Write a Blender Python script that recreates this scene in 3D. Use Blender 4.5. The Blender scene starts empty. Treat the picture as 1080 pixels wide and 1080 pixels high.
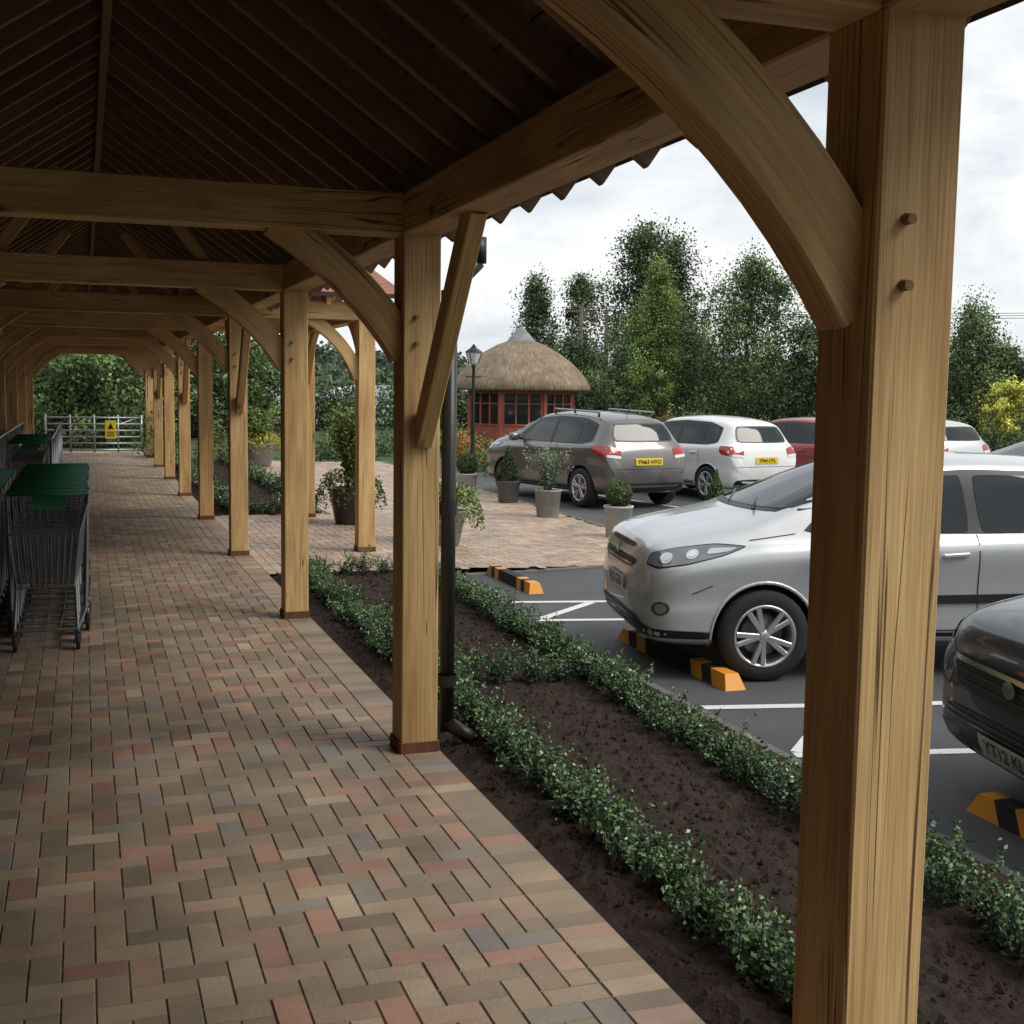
import bpy, bmesh, math, random
import numpy as np
from mathutils import Vector, Matrix, noise
from mathutils.bvhtree import BVHTree
random.seed(7); rng=np.random.default_rng(7)
scene=bpy.context.scene
COL=scene.collection
# ------------------------------------------------------------------ helpers
def empty(name,loc=(0,0,0),rotz=0,scale=(1,1,1)):
    e=bpy.data.objects.new(name,None); e.location=loc; e.rotation_euler=(0,0,rotz); e.scale=scale
    e.empty_display_size=.2; COL.objects.link(e); return e
def link(name,me,parent=None,loc=(0,0,0),rot=(0,0,0),scale=(1,1,1)):
    o=bpy.data.objects.new(name,me); o.location=loc; o.rotation_euler=rot; o.scale=scale
    COL.objects.link(o)
    if parent: o.parent=parent
    return o
class MB:
    def __init__(s): s.v=[];s.f=[];s.uv=[];s.m=[];s.c=[];s.sm=[]
    def face(s,idx,uv=None,mat=0,col=(1,1,1),smooth=False):
        s.f.append(tuple(idx)); s.uv.append(uv if uv else [(0,0)]*len(idx)); s.m.append(mat); s.c.append(col); s.sm.append(smooth)
    def poly(s,pts,mat=0,col=(1,1,1),uv=None):
        b=len(s.v); s.v+= [tuple(p) for p in pts]; s.face(range(b,b+len(pts)),uv,mat,col)
    def box(s,lo,hi,mat=0,col=(1,1,1),M=None):
        x0,y0,z0=lo;x1,y1,z1=hi
        P=[(x0,y0,z0),(x1,y0,z0),(x1,y1,z0),(x0,y1,z0),(x0,y0,z1),(x1,y0,z1),(x1,y1,z1),(x0,y1,z1)]
        if M is not None: P=[tuple(M@Vector(p)) for p in P]
        b=len(s.v); s.v+=P
        for q in ((0,3,2,1),(4,5,6,7),(0,1,5,4),(1,2,6,5),(2,3,7,6),(3,0,4,7)):
            pts=[P[i] for i in q]
            n=(Vector(pts[1])-Vector(pts[0])).cross(Vector(pts[2])-Vector(pts[0]))
            a=max(range(3),key=lambda i:abs(n[i])); ax=[i for i in range(3) if i!=a]
            s.face([b+i for i in q],[(p[ax[0]],p[ax[1]]) for p in pts],mat,col)
    def tube(s,p0,p1,r0,r1=None,n=6,mat=0,col=(1,1,1),caps=True,smooth=True):
        if r1 is None: r1=r0
        p0=Vector(p0);p1=Vector(p1); d=(p1-p0); L=d.length
        if L<1e-6: return
        d/=L; a=Vector((0,0,1)) if abs(d.z)<.9 else Vector((1,0,0)); u=d.cross(a).normalized(); w=d.cross(u)
        b=len(s.v)
        for k,(p,r) in enumerate(((p0,r0),(p1,r1))):
            for i in range(n):
                t=2*math.pi*i/n; s.v.append(tuple(p+u*(r*math.cos(t))+w*(r*math.sin(t))))
        for i in range(n):
            j=(i+1)%n
            s.face((b+i,b+n+i,b+n+j,b+j),[(i/n,0),(i/n,L),((i+1)/n,L),((i+1)/n,0)],mat,col,smooth)
        if caps:
            s.face([b+i for i in range(n)],None,mat,col); s.face([b+n+i for i in reversed(range(n))],None,mat,col)
    def lathe(s,prof,c=(0,0,0),n=24,mat=0,axis='z',col=(1,1,1),smooth=True,jit=0):
        b=len(s.v); m=len(prof)
        for i in range(n):
            t=2*math.pi*i/n
            for (r,z) in prof:
                r2=r*(1+random.uniform(-jit,jit)); x,y=r2*math.cos(t),r2*math.sin(t)
                if axis=='z': p=(c[0]+x,c[1]+y,c[2]+z)
                else: p=(c[0]+x,c[1]+z,c[2]+y)
                s.v.append(p)
        for i in range(n):
            j=(i+1)%n
            L=0
            for k in range(m-1):
                L2=L+math.hypot(prof[k+1][0]-prof[k][0],prof[k+1][1]-prof[k][1])
                q=(b+i*m+k,b+j*m+k,b+j*m+k+1,b+i*m+k+1)
                if axis!='z': q=q[::-1]
                s.face(q,[(i/n,L),((i+1)/n,L),((i+1)/n,L2),(i/n,L2)],mat,col,smooth); L=L2
    def timber(s,pts,w,d,side,mat=0,ch=.006,tone=None):
        pts=[Vector(p) for p in pts]; side=Vector(side).normalized()
        ru=random.uniform(0,50); rv=random.uniform(0,50); tone=tone if tone is not None else random.uniform(.82,1.12)
        col=(tone,random.random(),random.random())
        hw,hd=w/2,d/2
        sec=[(-hw+ch,-hd),(hw-ch,-hd),(hw,-hd+ch),(hw,hd-ch),(hw-ch,hd),(-hw+ch,hd),(-hw,hd-ch),(-hw,-hd+ch)]
        per=[0]
        for i in range(8): per.append(per[-1]+math.dist(sec[i],sec[(i+1)%8]))
        b=len(s.v); L=[0]
        for i,p in enumerate(pts):
            t=(pts[min(i+1,len(pts)-1)]-pts[max(i-1,0)]).normalized(); sd=(side-t*side.dot(t)).normalized(); up=t.cross(sd)
            for (a,c) in sec: s.v.append(tuple(p+sd*a+up*c))
            if i: L.append(L[-1]+(pts[i]-pts[i-1]).length)
        for i in range(len(pts)-1):
            for k in range(8):
                k2=(k+1)%8
                s.face((b+i*8+k,b+i*8+k2,b+i*8+8+k2,b+i*8+8+k),
                  [(ru+per[k],rv+L[i]),(ru+per[k+1],rv+L[i]),(ru+per[k+1],rv+L[i+1]),(ru+per[k],rv+L[i+1])],mat,col)
        s.face([b+k for k in reversed(range(8))],[(ru+sec[k][0],rv+sec[k][1]*.2) for k in reversed(range(8))],mat,col)
        e=b+(len(pts)-1)*8
        s.face([e+k for k in range(8)],[(ru+sec[k][0],rv+sec[k][1]*.2) for k in range(8)],mat,col)
    def mesh(s,name,mats):
        me=bpy.data.meshes.new(name); me.from_pydata(s.v,[],s.f)
        for m in mats: me.materials.append(m)
        me.polygons.foreach_set('material_index',s.m); me.polygons.foreach_set('use_smooth',s.sm)
        uvl=me.uv_layers.new(name='UVMap'); flat=[c for f in s.uv for p in f for c in p]; uvl.data.foreach_set('uv',flat)
        ca=me.color_attributes.new('col','FLOAT_COLOR','CORNER')
        cf=[]
        for f,c in zip(s.f,s.c): cf+= [c[0],c[1],c[2],1.0]*len(f)
        ca.data.foreach_set('color',cf); me.update(); return me
    def obj(s,name,mats,parent=None,**k): return link(name,s.mesh(name,mats),parent,**k)
# --- materials
def newmat(name):
    m=bpy.data.materials.new(name); m.use_nodes=True; nt=m.node_tree; b=nt.nodes['Principled BSDF']; return m,nt,b
def P(name,col,rough=.5,metal=0,coat=0,spec=None):
    m,nt,b=newmat(name); b.inputs['Base Color'].default_value=(*col,1); b.inputs['Roughness'].default_value=rough; b.inputs['Metallic'].default_value=metal
    b.inputs['Coat Weight'].default_value=coat
    if spec is not None: b.inputs['Specular IOR Level'].default_value=spec
    return m
def N(nt,t,**k):
    n=nt.nodes.new(t)
    for a,v in k.items(): setattr(n,a,v)
    return n
def ramp(nt,fac,stops):
    r=N(nt,'ShaderNodeValToRGB'); e=r.color_ramp.elements
    while len(e)<len(stops): e.new(.5)
    for x,(p,c) in zip(e,stops): x.position=p; x.color=(*c,1) if len(c)==3 else c
    nt.links.new(fac,r.inputs['Fac']); return r.outputs['Color']
def noise_t(nt,vec,scale,detail=3,rough=.55,dist=0):
    n=N(nt,'ShaderNodeTexNoise'); n.inputs['Scale'].default_value=scale; n.inputs['Detail'].default_value=detail; n.inputs['Roughness'].default_value=rough; n.inputs['Distortion'].default_value=dist
    if vec is not None: nt.links.new(vec,n.inputs['Vector'])
    return n.outputs['Fac']
def mapping(nt,vec,scale,loc=(0,0,0)):
    m=N(nt,'ShaderNodeMapping'); m.inputs['Scale'].default_value=scale; m.inputs['Location'].default_value=loc; nt.links.new(vec,m.inputs['Vector']); return m.outputs['Vector']
def mul(nt,a,b,fac=1,blend='MULTIPLY'):
    x=N(nt,'ShaderNodeMix',data_type='RGBA',blend_type=blend); x.inputs['Factor'].default_value=fac if not hasattr(fac,'links') else 1
    if hasattr(fac,'links'): nt.links.new(fac,x.inputs['Factor'])
    for s,i in ((a,6),(b,7)):
        if hasattr(s,'links'): nt.links.new(s,x.inputs[i])
        else: x.inputs[i].default_value=(*s,1)
    return x.outputs[2]
def bump(nt,b,h,strength=.3,dist=.01):
    x=N(nt,'ShaderNodeBump'); x.inputs['Strength'].default_value=strength; x.inputs['Distance'].default_value=dist; nt.links.new(h,x.inputs['Height']); nt.links.new(x.outputs['Normal'],b.inputs['Normal'])
def attr(nt,name='col'):
    a=N(nt,'ShaderNodeAttribute'); a.attribute_name=name; return a
def oak(name,lo,hi,rough=.7,rich=True):
    m,nt,b=newmat(name); uv=N(nt,'ShaderNodeUVMap').outputs['UV']; L=nt.links
    big=noise_t(nt,mapping(nt,uv,(7,.9,1)),1.0,2,.6,.8)
    c=ramp(nt,big,[(.3,lo),(.7,hi)])
    gr=noise_t(nt,mapping(nt,uv,(90,2.2,1)),1.0,2,.6)
    g=ramp(nt,gr,[(.3,(.74,.69,.64)),(.65,(1.06,1.04,1.0))])
    c=mul(nt,c,g)
    if rich:
        ck=noise_t(nt,mapping(nt,uv,(16,.35,1),(3,7,0)),1.0,2,.6,.6)
        cr=ramp(nt,ck,[(.484,(1,1,1)),(.496,(.2,.15,.11)),(.504,(.2,.15,.11)),(.516,(1,1,1))])
        st0=noise_t(nt,mapping(nt,uv,(2.6,.8,1)),1.0,2)
        msk=ramp(nt,st0,[(.50,(0,0,0)),(.58,(1,1,1))])
        c=mul(nt,c,mul(nt,(1,1,1),cr,msk,'MIX'))
        vo=N(nt,'ShaderNodeTexVoronoi'); vo.inputs['Scale'].default_value=1; L.new(mapping(nt,uv,(3.2,1.3,1)),vo.inputs['Vector'])
        kn=ramp(nt,vo.outputs['Distance'],[(.03,(.32,.22,.15)),(.10,(1,1,1))]); c=mul(nt,c,kn)
        st=ramp(nt,st0,[(.3,(.78,.71,.64)),(.5,(1,1,1))]); c=mul(nt,c,st)
    a=attr(nt); s=N(nt,'ShaderNodeSeparateColor'); L.new(a.outputs['Color'],s.inputs[0])
    cm=N(nt,'ShaderNodeCombineColor'); 
    for i in range(3): L.new(s.outputs[0],cm.inputs[i])
    c=mul(nt,c,cm.outputs[0]); L.new(c,b.inputs['Base Color']); b.inputs['Roughness'].default_value=rough
    bump(nt,b,gr,.5,.004); return m
M_oak=oak('oak_timber',(.52,.335,.145),(.76,.53,.25))
M_oakfoot=oak('oak_wet_foot',(.13,.05,.025),(.2,.08,.04),rich=False)
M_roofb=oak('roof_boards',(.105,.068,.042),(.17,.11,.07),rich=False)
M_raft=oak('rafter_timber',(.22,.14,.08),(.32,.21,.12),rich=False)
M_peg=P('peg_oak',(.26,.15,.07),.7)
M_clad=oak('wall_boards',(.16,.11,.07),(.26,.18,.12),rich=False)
def block_mat(name,k=1.0):
    m,nt,b=newmat(name); a=attr(nt).outputs['Color']; pos=N(nt,'ShaderNodeNewGeometry').outputs['Position']
    fine=noise_t(nt,pos,300,1,.7); low=noise_t(nt,pos,1.3,4,.65)
    c=mul(nt,mul(nt,a,ramp(nt,fine,[(.3,(.64,.64,.64)),(.7,(1.28,1.25,1.22))])),ramp(nt,low,[(.3,(.62,.62,.64)),(.7,(1.17,1.14,1.1))])); nt.links.new(c,b.inputs['Base Color'])
    r=N(nt,'ShaderNodeMapRange'); nt.links.new(low,r.inputs[0]); r.inputs[1].default_value=.3; r.inputs[2].default_value=.7; r.inputs[3].default_value=.40; r.inputs[4].default_value=.75; nt.links.new(r.outputs[0],b.inputs['Roughness'])
    bump(nt,b,fine,.6,.002); return m
M_block=block_mat('paving_block')
def sandy(name,c1,c2,scale=60,bs=.4,rough=.95,bd=.006,big=2):
    m,nt,b=newmat(name); pos=N(nt,'ShaderNodeNewGeometry').outputs['Position']
    f=noise_t(nt,pos,scale,3,.72)
    c=ramp(nt,f,[(.3,c1),(.7,c2)])
    c=mul(nt,c,ramp(nt,noise_t(nt,pos,big,3,.6),[(.3,(.72,.72,.72)),(.7,(1.2,1.2,1.2))]))
    nt.links.new(c,b.inputs['Base Color']); b.inputs['Roughness'].default_value=rough; bump(nt,b,f,bs,bd); return m
M_joint=sandy('joint_sand',(.08,.065,.05),(.15,.12,.09))
M_soil=sandy('soil',(.017,.009,.006),(.050,.030,.019),90,.9,1.0,.012,6)
M_grass=sandy('grass_ground',(.035,.06,.018),(.07,.105,.03),6,.6,1,.03,.2)
M_asph=sandy('asphalt',(.045,.046,.05),(.11,.112,.116),170,.5,.75,.004,.7)
M_conc=sandy('concrete_kerb',(.10,.10,.095),(.17,.165,.155),120,.3,.85,.003,3)
def paint_line():
    m,nt,b=newmat('road_paint'); pos=N(nt,'ShaderNodeNewGeometry').outputs['Position']
    c=ramp(nt,noise_t(nt,pos,70,4,.75),[(.32,(.3,.3,.3)),(.45,(.78,.78,.76))]); nt.links.new(c,b.inputs['Base Color']); b.inputs['Roughness'].default_value=.6; return m
M_line=paint_line()
def leafmat(name,base,rough=.5,spec=.35):
    m,nt,b=newmat(name); a=attr(nt).outputs['Color']; c=mul(nt,a,base); nt.links.new(c,b.inputs['Base Color']); b.inputs['Roughness'].default_value=rough; b.inputs['Specular IOR Level'].default_value=spec
    return m
M_hedge=leafmat('hedge_leaf',(.078,.145,.072),.3,.5)
M_leafd=leafmat('leaf_dark',(.068,.102,.042)); M_leafm=leafmat('leaf_mid',(.10,.15,.052)); M_leafl=leafmat('leaf_light',(.17,.24,.065)); M_leafy=leafmat('leaf_yellow',(.42,.42,.08)); M_leafo=leafmat('leaf_olive',(.2,.26,.17)); M_leafr=leafmat('leaf_orange',(.45,.2,.04)); M_leafp=leafmat('leaf_purple',(.2,.09,.09))
M_bark=sandy('bark',(.08,.06,.045),(.18,.15,.11),30,.6)
M_black=P('black_plastic',(.014,.014,.015),.42); M_glass=P('car_glass',(.018,.022,.024),.04,spec=.45)
M_gal=P('galvanised_steel',(.42,.43,.44),.38,.85); M_dsteel=P('dull_steel',(.2,.205,.21),.42,.7); M_chrome=P('chrome',(.7,.7,.72),.12,1)
M_tyre=P('tyre_rubber',(.02,.02,.02),.8); M_rim=P('alloy_rim',(.62,.63,.65),.3,.8)
M_white=P('white_plate',(.75,.75,.74),.4); M_yel=P('yellow_plate',(.78,.55,.03),.4); M_red=P('tail_lamp',(.38,.012,.012),.15,coat=1); M_lamp=P('head_lamp',(.20,.21,.22),.08,.35,coat=1)
M_amber=P('amber',(.6,.18,.02),.2,coat=1)
def carpaint(name,c,metal=.55):
    m,nt,b=newmat(name); b.inputs['Base Color'].default_value=(*c,1); b.inputs['Metallic'].default_value=metal; b.inputs['Coat Weight'].default_value=.9; b.inputs['Coat Roughness'].default_value=.04
    pos=N(nt,'ShaderNodeTexCoord').outputs['Object']; r=N(nt,'ShaderNodeMapRange'); nt.links.new(noise_t(nt,pos,6,3),r.inputs[0]); r.inputs[3].default_value=.26; r.inputs[4].default_value=.42; nt.links.new(r.outputs[0],b.inputs['Roughness'])
    return m
# ------------------------------------------------------------------ ground
G=MB()
def hill(x,y):
    d=math.hypot(x-10,y-10)
    if d<90: return -.13
    t=min(1,(d-90)/300); return -.13+ t*t*(9+5*noise.noise(Vector((x*.004,y*.004,0))))
rings=[0,20,45,70,90,120,160,210,260,320,400,520,800,1500,3000]; na=72
G.v.append((10,10,-.13))
for r in rings[1:]:
    for i in range(na):
        t=2*math.pi*i/na; x,y=10+r*math.cos(t),10+r*math.sin(t); G.v.append((x,y,hill(x,y)))
for i in range(na): G.face((0,1+i,1+(i+1)%na),smooth=True)
for k in range(len(rings)-2):
    for i in range(na):
        a=1+k*na; j=(i+1)%na; G.face((a+i,a+na+i,a+na+j,a+j),smooth=True)
G.obj('grass_ground',[M_grass])
A=MB(); A.poly([(3.4,-12,-.1),(48,-12,-.1),(48,30,-.1),(26,30,-.1),(12,26,-.1),(7.4,32,-.1),(3.4,32,-.1)]); A.obj('car_park_asphalt',[M_asph])
K=MB()
def kerbline(pts,w=.12,z0=-.12,z1=.02):
    for a,b in zip(pts[:-1],pts[1:]):
        a=Vector((*a,0));b=Vector((*b,0)); d=(b-a); L=d.length; d/=L; n=max(1,int(L/.9)); s=Vector((-d.y,d.x,0))
        for i in range(n):
            p=a+d*(L*i/n+.003); q=a+d*(L*(i+1)/n-.003)
            K.timber([p+Vector((0,0,(z0+z1)/2)),q+Vector((0,0,(z0+z1)/2))],w,z1-z0,s,ch=.012)
kerbline([(3.45,-3),(3.45,12.15)],.08,z1=-.04); kerbline([(3.55,12.2),(5.65,12.5),(7.03,15.7),(7.38,22.5),(7.48,32)],.1,-.12,-.078)
K.obj('kerb',[M_conc])
bd=Vector((math.cos(math.radians(-12)),math.sin(math.radians(-12)),0))
Ln=MB()
def stripe(p,q,w=.09,z=-.096):
    p=Vector((*p,z));q=Vector((*q,z)); d=(q-p).normalized(); s=Vector((-d.y,d.x,0))*w/2; Ln.poly([p-s,q-s,q+s,p+s])
def bayline(x,y,L=4.9): stripe((x,y),(x+bd.x*L,y+bd.y*L))
for yb in (10.58,9.66,6.66,5.62,2.6,1.6,-1.3): bayline(3.6,yb)
for (ya,yb) in ((9.66,10.58),(5.62,6.66),(1.6,2.6)):
    for k in range(5):
        x=3.65+k*1.0; stripe((x,ya-(x-3.6)*.2125+.05),(x+.75,yb-(x+.75-3.6)*.2125-.05),.09)
hd=Vector((-.174,.985,0)); rd=Vector((.966,.259,0))
for k in range(10):
    p=Vector((6.95,17.6,0))+rd*(k*2.75)
    if k: stripe((p.x,p.y),(p.x+hd.x*4.8,p.y+hd.y*4.8))
Ln.obj('parking_lines',[M_line])
# ------------------------------------------------------------------ paving
def zpl(x): return -.085*min(1,max(0,(x-3.3)/2.2))
def paving(inside,x0,x1,y0,y1,pal,zf=lambda x:0,clip=None):
    B=MB(); w=.1
    def blk(a,b,c,d):
        if clip: a=max(a,clip[0]);c=min(c,clip[1]);b=max(b,clip[2]);d=min(d,clip[3])
        if c-a<.02 or d-b<.02: return
        cc=random.choices(pal,[p[3] for p in pal])[0]; t=random.uniform(.85,1.15); col=(cc[0]*t,cc[1]*t,cc[2]*t)
        g=.0015; ch=.0035; i=len(B.v); dz=[random.uniform(-.0014,.0014) for _ in range(2)]
        for (q,zz) in ((g,-.006),(g+ch,0)):
            for k,(x,y) in enumerate(((a+q,b+q),(c-q,b+q),(c-q,d-q),(a+q,d-q))): B.v.append((x,y,zf(x)+zz+dz[0]+(dz[1] if k in(1,2) else 0)))
        B.face((i+4,i+5,i+6,i+7),None,0,col)
        for k in range(4):
            j=(k+1)%4; B.face((i+k,i+j,i+4+j,i+4+k),None,0,tuple(v*.9 for v in col))
    X0=int(x0/w)-2;X1=int(x1/w)+2;Y0=int(y0/w)-2;Y1=int(y1/w)+2
    for yy in range(Y0,Y1):
        for xx in range(X0,X1):
            m=(xx-yy)%4
            if m==0: r=(xx*w,yy*w,(xx+2)*w,(yy+1)*w)
            elif m==3: r=(xx*w,yy*w,(xx+1)*w,(yy+2)*w)
            else: continue
            if inside((r[0]+r[2])/2,(r[1]+r[3])/2): blk(*r)
    return B,blk
pal1=[(.32,.25,.175,6),(.36,.285,.20,4),(.29,.225,.16,4),(.40,.275,.20,2.2),(.44,.35,.25,1),(.30,.265,.225,1.2),(.25,.195,.14,1.7),(.40,.235,.17,1.6),(.34,.20,.15,.8)]
pal2=[(.48,.36,.27,5),(.51,.39,.29,4),(.45,.32,.24,2),(.53,.44,.35,1.5),(.42,.35,.29,1)]
B,blk=paving(lambda x,y: x<1.6,-1.7,1.45,-4,36,pal1,clip=(-1.7,1.5,-4,36))
y=-4
while y<36:
    cc=random.choices(pal1,[p[3] for p in pal1])[0]; t=random.uniform(.9,1.12); col=tuple(v*t for v in cc[:3]); g=.0015;ch=.0035;i=len(B.v)
    for (q,zz) in ((g,-.006),(g+ch,0)):
        for (a,b) in ((1.5+q,y+q),(1.7-q,y+q),(1.7-q,y+.1-q),(1.5+q,y+.1-q)): B.v.append((a,b,zz))
    B.face((i+4,i+5,i+6,i+7),None,0,col)
    for k in range(4): j=(k+1)%4; B.face((i+k,i+j,i+4+j,i+4+k),None,0,col)
    y+=.1
wp=empty('walkway_paving'); B.obj('blocks',[M_block],wp)
S=MB(); S.poly([(-1.75,-4,-.005),(1.7,-4,-.005),(1.7,36,-.005),(-1.75,36,-.005)]); S.obj('joint_bed',[M_joint],wp)
PZ=[(1.7,12.2),(3.5,12.2),(5.6,12.5),(6.95,15.7),(7.3,22.5),(7.4,32),(3.4,32),(3.4,17.9),(1.7,17.9)]
def inpoly(x,y,P=PZ):
    c=False;n=len(P)
    for i in range(n):
        x1,y1=P[i];x2,y2=P[i-1]
        if (y1>y)!=(y2>y) and x<(x2-x1)*(y-y1)/(y2-y1)+x1: c=not c
    return c
B,_=paving(inpoly,1.7,7.5,12,32,pal2,zpl); pp=empty('plaza_paving'); B.obj('blocks',[M_block],pp)
S=MB(); S.poly([(1.7,12.2,-.005),(3.3,12.2,-.005),(3.3,17.9,-.005),(1.7,17.9,-.005)]); S.poly([(3.3,12.22,-.005),(5.5,12.5,-.09),(5.5,32,-.09),(3.3,32,-.005)]); S.poly([(5.5,12.5,-.09),(5.6,12.5,-.09),(6.95,15.7,-.09),(7.3,22.5,-.09),(7.4,32,-.09),(5.5,32,-.09)]); S.obj('joint_bed',[M_joint],pp)
# ------------------------------------------------------------------ soil beds
def soil(name,x0,x1,y0,y1,step=.03):
    nx=int((x1-x0)/step);ny=int((y1-y0)/step); V=[];Fc=[]
    for j in range(ny+1):
        for i in range(nx+1):
            x=x0+(x1-x0)*i/nx;y=y0+(y1-y0)*j/ny
            e=min(1,min(i,nx-i)*step/.12); z=-.035+e*.035+e*(.022*noise.noise(Vector((x*2.5,y*2.5,0)))+.02*noise.noise(Vector((x*12,y*12,3)))+.014*noise.noise(Vector((x*34,y*34,9)))+random.uniform(-.004,.004)); V.append((x,y,z))
    for j in range(ny):
        for i in range(nx): a=j*(nx+1)+i; Fc.append((a,a+1,a+nx+2,a+nx+1))
    for _ in range(int((x1-x0)*(y1-y0)*520)):
        x=random.uniform(x0+.04,x1-.04);y=random.uniform(y0,y1); r=random.choice((.004,.006,.008,.011,.017)); b=len(V)
        z=.02*noise.noise(Vector((x*2.5,y*2.5,0)))+.02*noise.noise(Vector((x*12,y*12,3)))+r*.2
        for d in ((1,0,0),(-1,0,0),(0,1,0),(0,-1,0),(0,0,1),(0,0,-1)): q=r*random.uniform(.6,1.2); V.append((x+d[0]*q,y+d[1]*q,z+d[2]*q))
        for t in ((0,2,4),(2,1,4),(1,3,4),(3,0,4)): Fc.append(tuple(b+k for k in t))
    me=bpy.data.meshes.new(name); me.from_pydata(V,[],Fc); me.materials.append(M_soil); return link(name,me)
soil('flower_bed_soil',1.7,3.41,-2,12.15); soil('flower_bed_soil',1.7,3.4,17.95,32,.06)
# ------------------------------------------------------------------ leaves
def leafmesh(name,C,size,col,mat,aspect=.55,up=0.0,extra=None):
    n=len(C); C=np.asarray(C,float); size=np.broadcast_to(size,(n,)).reshape(n,1)
    u=rng.normal(size=(n,3)); u/=np.linalg.norm(u,axis=1,keepdims=True)
    w=rng.normal(size=(n,3)); w[:,2]+=up*3; v=np.cross(w,u); v/=np.linalg.norm(v,axis=1,keepdims=True)+1e-9
    a=u*size*.5; b=v*size*.5*aspect
    nn=np.cross(u,v)*size*.12
    V=np.stack([C-a,C+b+nn,C+a,C-b+nn],1).reshape(-1,3)
    me=bpy.data.meshes.new(name); me.vertices.add(4*n); me.vertices.foreach_set('co',V.ravel())
    me.loops.add(4*n); me.loops.foreach_set('vertex_index',np.arange(4*n,dtype=np.int32))
    me.polygons.add(n); me.polygons.foreach_set('loop_start',np.arange(0,4*n,4,dtype=np.int32)); 
    me.polygons.foreach_set('loop_total',np.full(n,4,dtype=np.int32))
    ca=me.color_attributes.new('col','FLOAT_COLOR','POINT'); cc=np.ones((n,4)); cc[:,:3]=col; ca.data.foreach_set('color',np.repeat(cc,4,0).ravel())
    me.materials.append(mat); me.update(calc_edges=True); me.validate(); return me
def hedge_row(name,path,dens=1.0,h=.21,leaf=.0225,npl=34):
    C=[];col=[]; St=MB()
    for (a,b) in zip(path[:-1],path[1:]):
        a=np.array(a,float);b=np.array(b,float);L=np.linalg.norm(b-a); n=max(1,int(L/.17))
        for i in range(n):
            p=a+(b-a)*((i+.5)/n)+rng.normal(size=2)*.02; hh=h*random.uniform(.65,1.3); tn=random.uniform(.75,1.2)
            for s in range(int(24*dens)):
                base=np.array([p[0],p[1],.0])+np.array([*rng.normal(size=2)*.035,0]); d=np.array([*rng.normal(size=2)*.42,1.0]); d/=np.linalg.norm(d); l=hh*random.uniform(.55,1.15)
                if s%4==0: St.tube(base,base+d*l,.0025,n=3,caps=False)
                k=npl; t=rng.uniform(.12,1,k)
                pts=base+d*(t*l)[:,None]+rng.normal(size=(k,3))*.012; C.append(pts)
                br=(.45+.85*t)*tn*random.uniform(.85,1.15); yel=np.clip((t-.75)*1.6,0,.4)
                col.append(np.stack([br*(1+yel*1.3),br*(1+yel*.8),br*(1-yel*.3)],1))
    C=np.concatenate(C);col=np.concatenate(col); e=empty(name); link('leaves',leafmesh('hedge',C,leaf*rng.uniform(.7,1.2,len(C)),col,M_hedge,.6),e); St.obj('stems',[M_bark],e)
hedge_row('box_hedge',[(2.02,.8),(2.0,5),(2.0,12.0)])
hedge_row('box_hedge',[(2.92,.8),(2.97,5),(3.1,8.5),(3.17,11.6)])
hedge_row('box_hedge',[(2.15,7.3),(2.95,7.15)]) 
hedge_row('box_hedge',[(1.95,11.95),(3.1,11.9)],h=.24)
hedge_row('box_hedge',[(2.0,18.1),(2.0,31)],.35,.28,.045,24); hedge_row('box_hedge',[(3.2,18.1),(3.2,31)],.35,.28,.045,24)
hedge_row('box_hedge',[(2.05,18.1),(3.15,18.1)],.6,.28,.035,24)
def tree(name,loc,h,prof,ncl,nper,leaf,mat,tr=.12,cl=.35,seed=1,lean=0,vari=.35,droop=0,z0=-.1):
    rs=np.random.default_rng(seed); T=np.array([p[0] for p in prof]);R=np.array([p[1] for p in prof])
    e=empty(name,(loc[0],loc[1],z0)); TB=MB(); lob=rs.uniform(0,6.28,4)
    tp=[Vector((0,0,0))]; 
    for i in range(1,9): tp.append(Vector((lean*h*(i/8)**2+rs.normal()*.006*h,rs.normal()*.006*h,h*.96*i/8)))
    for i in range(8): TB.tube(tp[i],tp[i+1],tr*(1-i/8.5),tr*(1-(i+1)/8.5),8,caps=False)
    C=[];col=[]
    for k in range(ncl):
        t=rs.uniform(T[0],T[-1])**.9; t=min(max(t,T[0]),T[-1]); r=np.interp(t,T,R); a=rs.uniform(0,6.28)
        rr=r*(rs.uniform(.1,1)**.55)*(1+.38*math.sin(2*a+lob[0]+t*6)+.26*math.sin(3*a+lob[1]+11*t)+.15*math.sin(17*t+lob[2]))
        ax=tp[0].lerp(tp[8],t); c=np.array([ax.x+rr*math.cos(a),ax.y+rr*math.sin(a),t*h-droop*rr*.3+rr*.18])
        if rs.random()<.4:
            tb=max(.08,t-.12-.1*rs.random()); b0=tp[0].lerp(tp[8],tb); TB.tube(b0,c,max(.012,tr*.28*(1-t)),.006,4,caps=False)
        n=int(nper*rs.uniform(.35,1.5)); s=cl*rs.uniform(.45,1.35)
        q=rs.normal(size=(n,3))*np.array([s*.42,s*.42,s*.55*(1+droop)]); C.append(c+q)
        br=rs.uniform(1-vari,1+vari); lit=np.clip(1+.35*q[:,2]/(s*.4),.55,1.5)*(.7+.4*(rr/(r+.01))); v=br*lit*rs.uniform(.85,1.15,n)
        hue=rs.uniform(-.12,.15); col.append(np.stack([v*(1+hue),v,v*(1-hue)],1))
    C=np.concatenate(C);col=np.concatenate(col)
    link('foliage',leafmesh('foliage',C,leaf*rs.uniform(.6,1.3,len(C)),col,mat,.6),e); TB.obj('trunk',[M_bark],e); return e
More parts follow.
